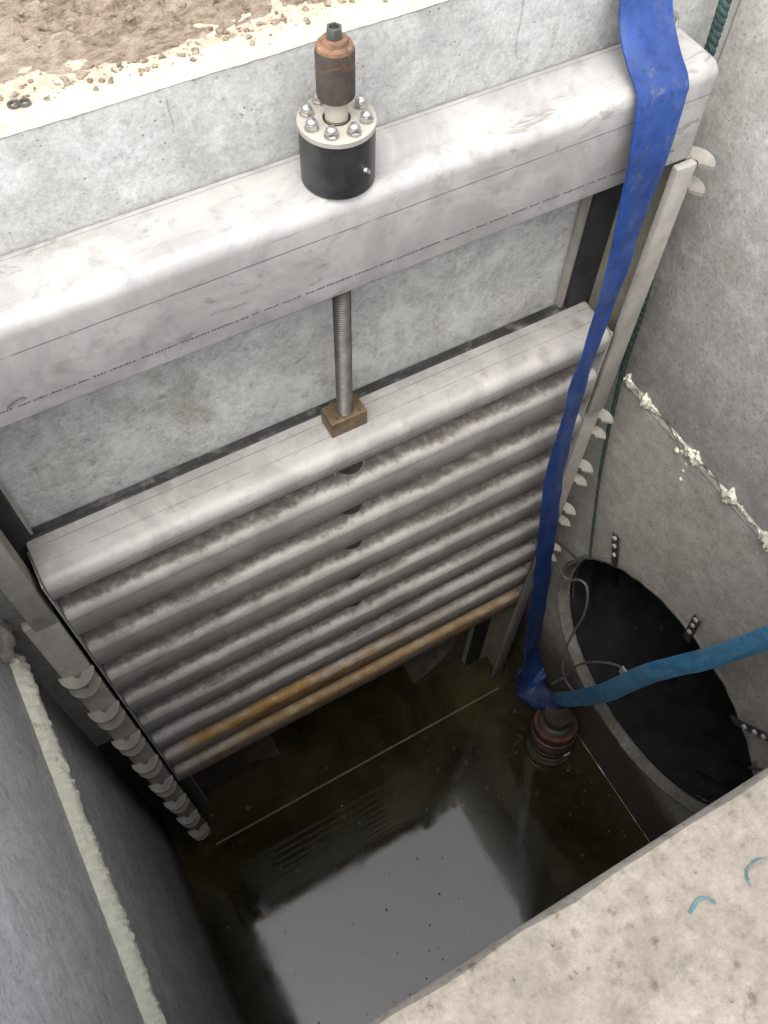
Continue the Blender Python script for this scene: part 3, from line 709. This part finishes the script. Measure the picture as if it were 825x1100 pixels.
def debris():
    g = G(); m = bmesh.new(); V = {}; nx, na = 60, 60
    for i in range(nx + 1):
        for j in range(na + 1):
            x = .036 + .75 * i / nx; a = R(215 + 130 * j / na)
            h = .003 + .012 * max(0, noise.fractal(Vector((x * 12, j * .2, 3)), 1, 2.1, 5))
            e = min(1, 6 * min(j / na, 1 - j / na))
            r = PR - .0142 - (h + .006) * e + .004 * (1 - e)
            V[i, j] = m.verts.new((XR + x, PY + r * math.cos(a), PZ + r * math.sin(a)))
    for i in range(nx):
        for j in range(na): m.faces.new((V[i, j], V[i + 1, j], V[i + 1, j + 1], V[i, j + 1]))
    g.add(m); return g
sd = tag(debris().build('scum', 'scum', None, loc=(XR, PY, PZ)), 'grey scummy silt lining the lower side of the black pipe mouth', 'silt', kind='stuff')

def flakes():
    g = G()
    for k in range(150):
        x = rnd.uniform(XL + .03, XR - .03); y = rnd.uniform(YF + .02, .0)
        if rnd.random() < .35: x = XR - abs(rnd.gauss(0, .10)) - .01
        r = rnd.choice([.0012, .0016, .002, .0025, .003, .004])
        m = bmesh.new(); n = 7; c = m.verts.new((x, y, .0024)); P = []
        for i in range(n):
            a = 2 * math.pi * i / n; q = r * rnd.uniform(.5, 1.3); P.append(m.verts.new((x + q * math.cos(a), y + q * 1.2 * math.sin(a), .0012)))
        for i in range(n): m.faces.new((c, P[i], P[(i + 1) % n]))
        m.faces.new(P[::-1]); g.add(m)
    return g
tag(flakes().build('floating_scum', 'scum_flake'), None, None, kind='stuff')

# ------------------------------------------------------------------ cables and rope
c1 = G().tube([(.70, .03, 1.02), (.735, -.041, .90), (.745, -.09, .955), (.745, -.124, .967), (.745, -.15, .90), (.742, -.162, .816), (.738, -.160, .70), (.732, -.164, .605), (.728, -.175, .52), (.726, -.197, .44), (.73, -.23, .39), (.738, -.268, .369)], .0042, 8)
tag(c1.build('cable', 'cable'), 'thin grey cable looping down inside the left edge of the pipe mouth', 'cable')
c2 = G().tube([(.70, -.20, .33), (.725, -.215, .39), (.732, -.222, .45), (.735, -.235, .555), (.74, -.27, .66), (.74, -.32, .768), (.745, -.345, .80), (.75, -.360, .81)], .0042, 8).build('cable', 'cable')
tag(c2, 'short grey cable with a pale tag hooked over the pipe rim', 'cable')
G().box(.744, .750, -.384, -.362, .785, .832, .002).build('tag', 'tag', c2)
c3 = G().tube([(.675, .028, 1.10), (.70, .005, 1.09), (.725, -.03, 1.06), (.742, -.059, 1.035)], .0042, 8)
tag(c3.build('cable', 'cable_dark'), 'dark short wire tied between the right guide and the pipe rim', 'wire')
def rope_():
    g = G()
    P = smooth([(.80, .42, 2.90), (.755, .18, 2.845), (.712, .112, 2.79), (.704, .092, 2.70), (.703, .086, 2.60), (.714, .080, 2.40), (.735, .068, 2.15), (.748, .062, 2.0), (.752, .052, 1.80), (.752, .010, 1.50), (.756, -.04, 1.25), (.758, -.08, 1.08)], 40)
    for ph in (0, 2.1, 4.2):
        pts = []
        for i, p in enumerate(P):
            a = i * .42 + ph; k = 1 if i < 260 else max(.45, 1 - (i - 260) / 120)
            pts.append(p + Vector((math.cos(a), math.sin(a), 0)) * .0042 * k)
        g.tube(pts, .0062, 7, 1, rf=lambda t, p: .0062 if t < .6 else .0062 * max(.45, 1 - (t - .6) * 2))
    return g
tag(rope_().build('rope', 'rope'), 'dark green twisted rope hanging down the far right corner of the pit', 'rope')

CAM_LOC = Vector((-.44590984, -.84874891, 3.49398501)) * S; CAM_ROT = (.52911132, -.02065714, -.51051151)
# ------------------------------------------------------------------ light, sky, camera
SUN_EL, SUN_AZ = 64, 222     # azimuth of the sun measured clockwise from +y
w = bpy.data.worlds.new('World'); sc.world = w; w.use_nodes = True
nt = w.node_tree; bg = nt.nodes['Background']
sky = nt.nodes.new('ShaderNodeTexSky'); sky.sky_type = 'NISHITA'; sky.sun_disc = False
sky.sun_elevation = R(SUN_EL); sky.sun_rotation = R(SUN_AZ); sky.dust_density = 4; sky.air_density = 1.0
hs = nt.nodes.new('ShaderNodeHueSaturation'); hs.inputs['Saturation'].default_value = .34
nt.links.new(sky.outputs[0], hs.inputs['Color']); nt.links.new(hs.outputs[0], bg.inputs[0]); bg.inputs[1].default_value = .15
sd_ = bpy.data.lights.new('sun', 'SUN'); sd_.energy = .6; sd_.angle = R(90); sd_.color = (1, .96, .9)
so = bpy.data.objects.new('sun', sd_); COL.objects.link(so); so.location = (0, -3, 12)
dirv = Vector((math.sin(R(SUN_AZ)) * math.cos(R(SUN_EL)), math.cos(R(SUN_AZ)) * math.cos(R(SUN_EL)), math.sin(R(SUN_EL))))
so.rotation_euler = dirv.to_track_quat('Z', 'Y').to_euler()
cd = bpy.data.cameras.new('camera'); co = bpy.data.objects.new('camera', cd); COL.objects.link(co); sc.camera = co
co.location = CAM_LOC; co.rotation_euler = CAM_ROT
cd.sensor_fit = 'VERTICAL'; cd.sensor_height = 36; cd.sensor_width = 27; cd.lens = 966.423 / 1100 * 36
cd.clip_start = .02; cd.clip_end = 1000
sc.view_settings.view_transform = 'Standard'; sc.view_settings.look = 'None'; sc.view_settings.gamma = 1; sc.view_settings.exposure = 1.5
for o in list(bpy.data.objects):
    if '_o' in o: del o['_o']
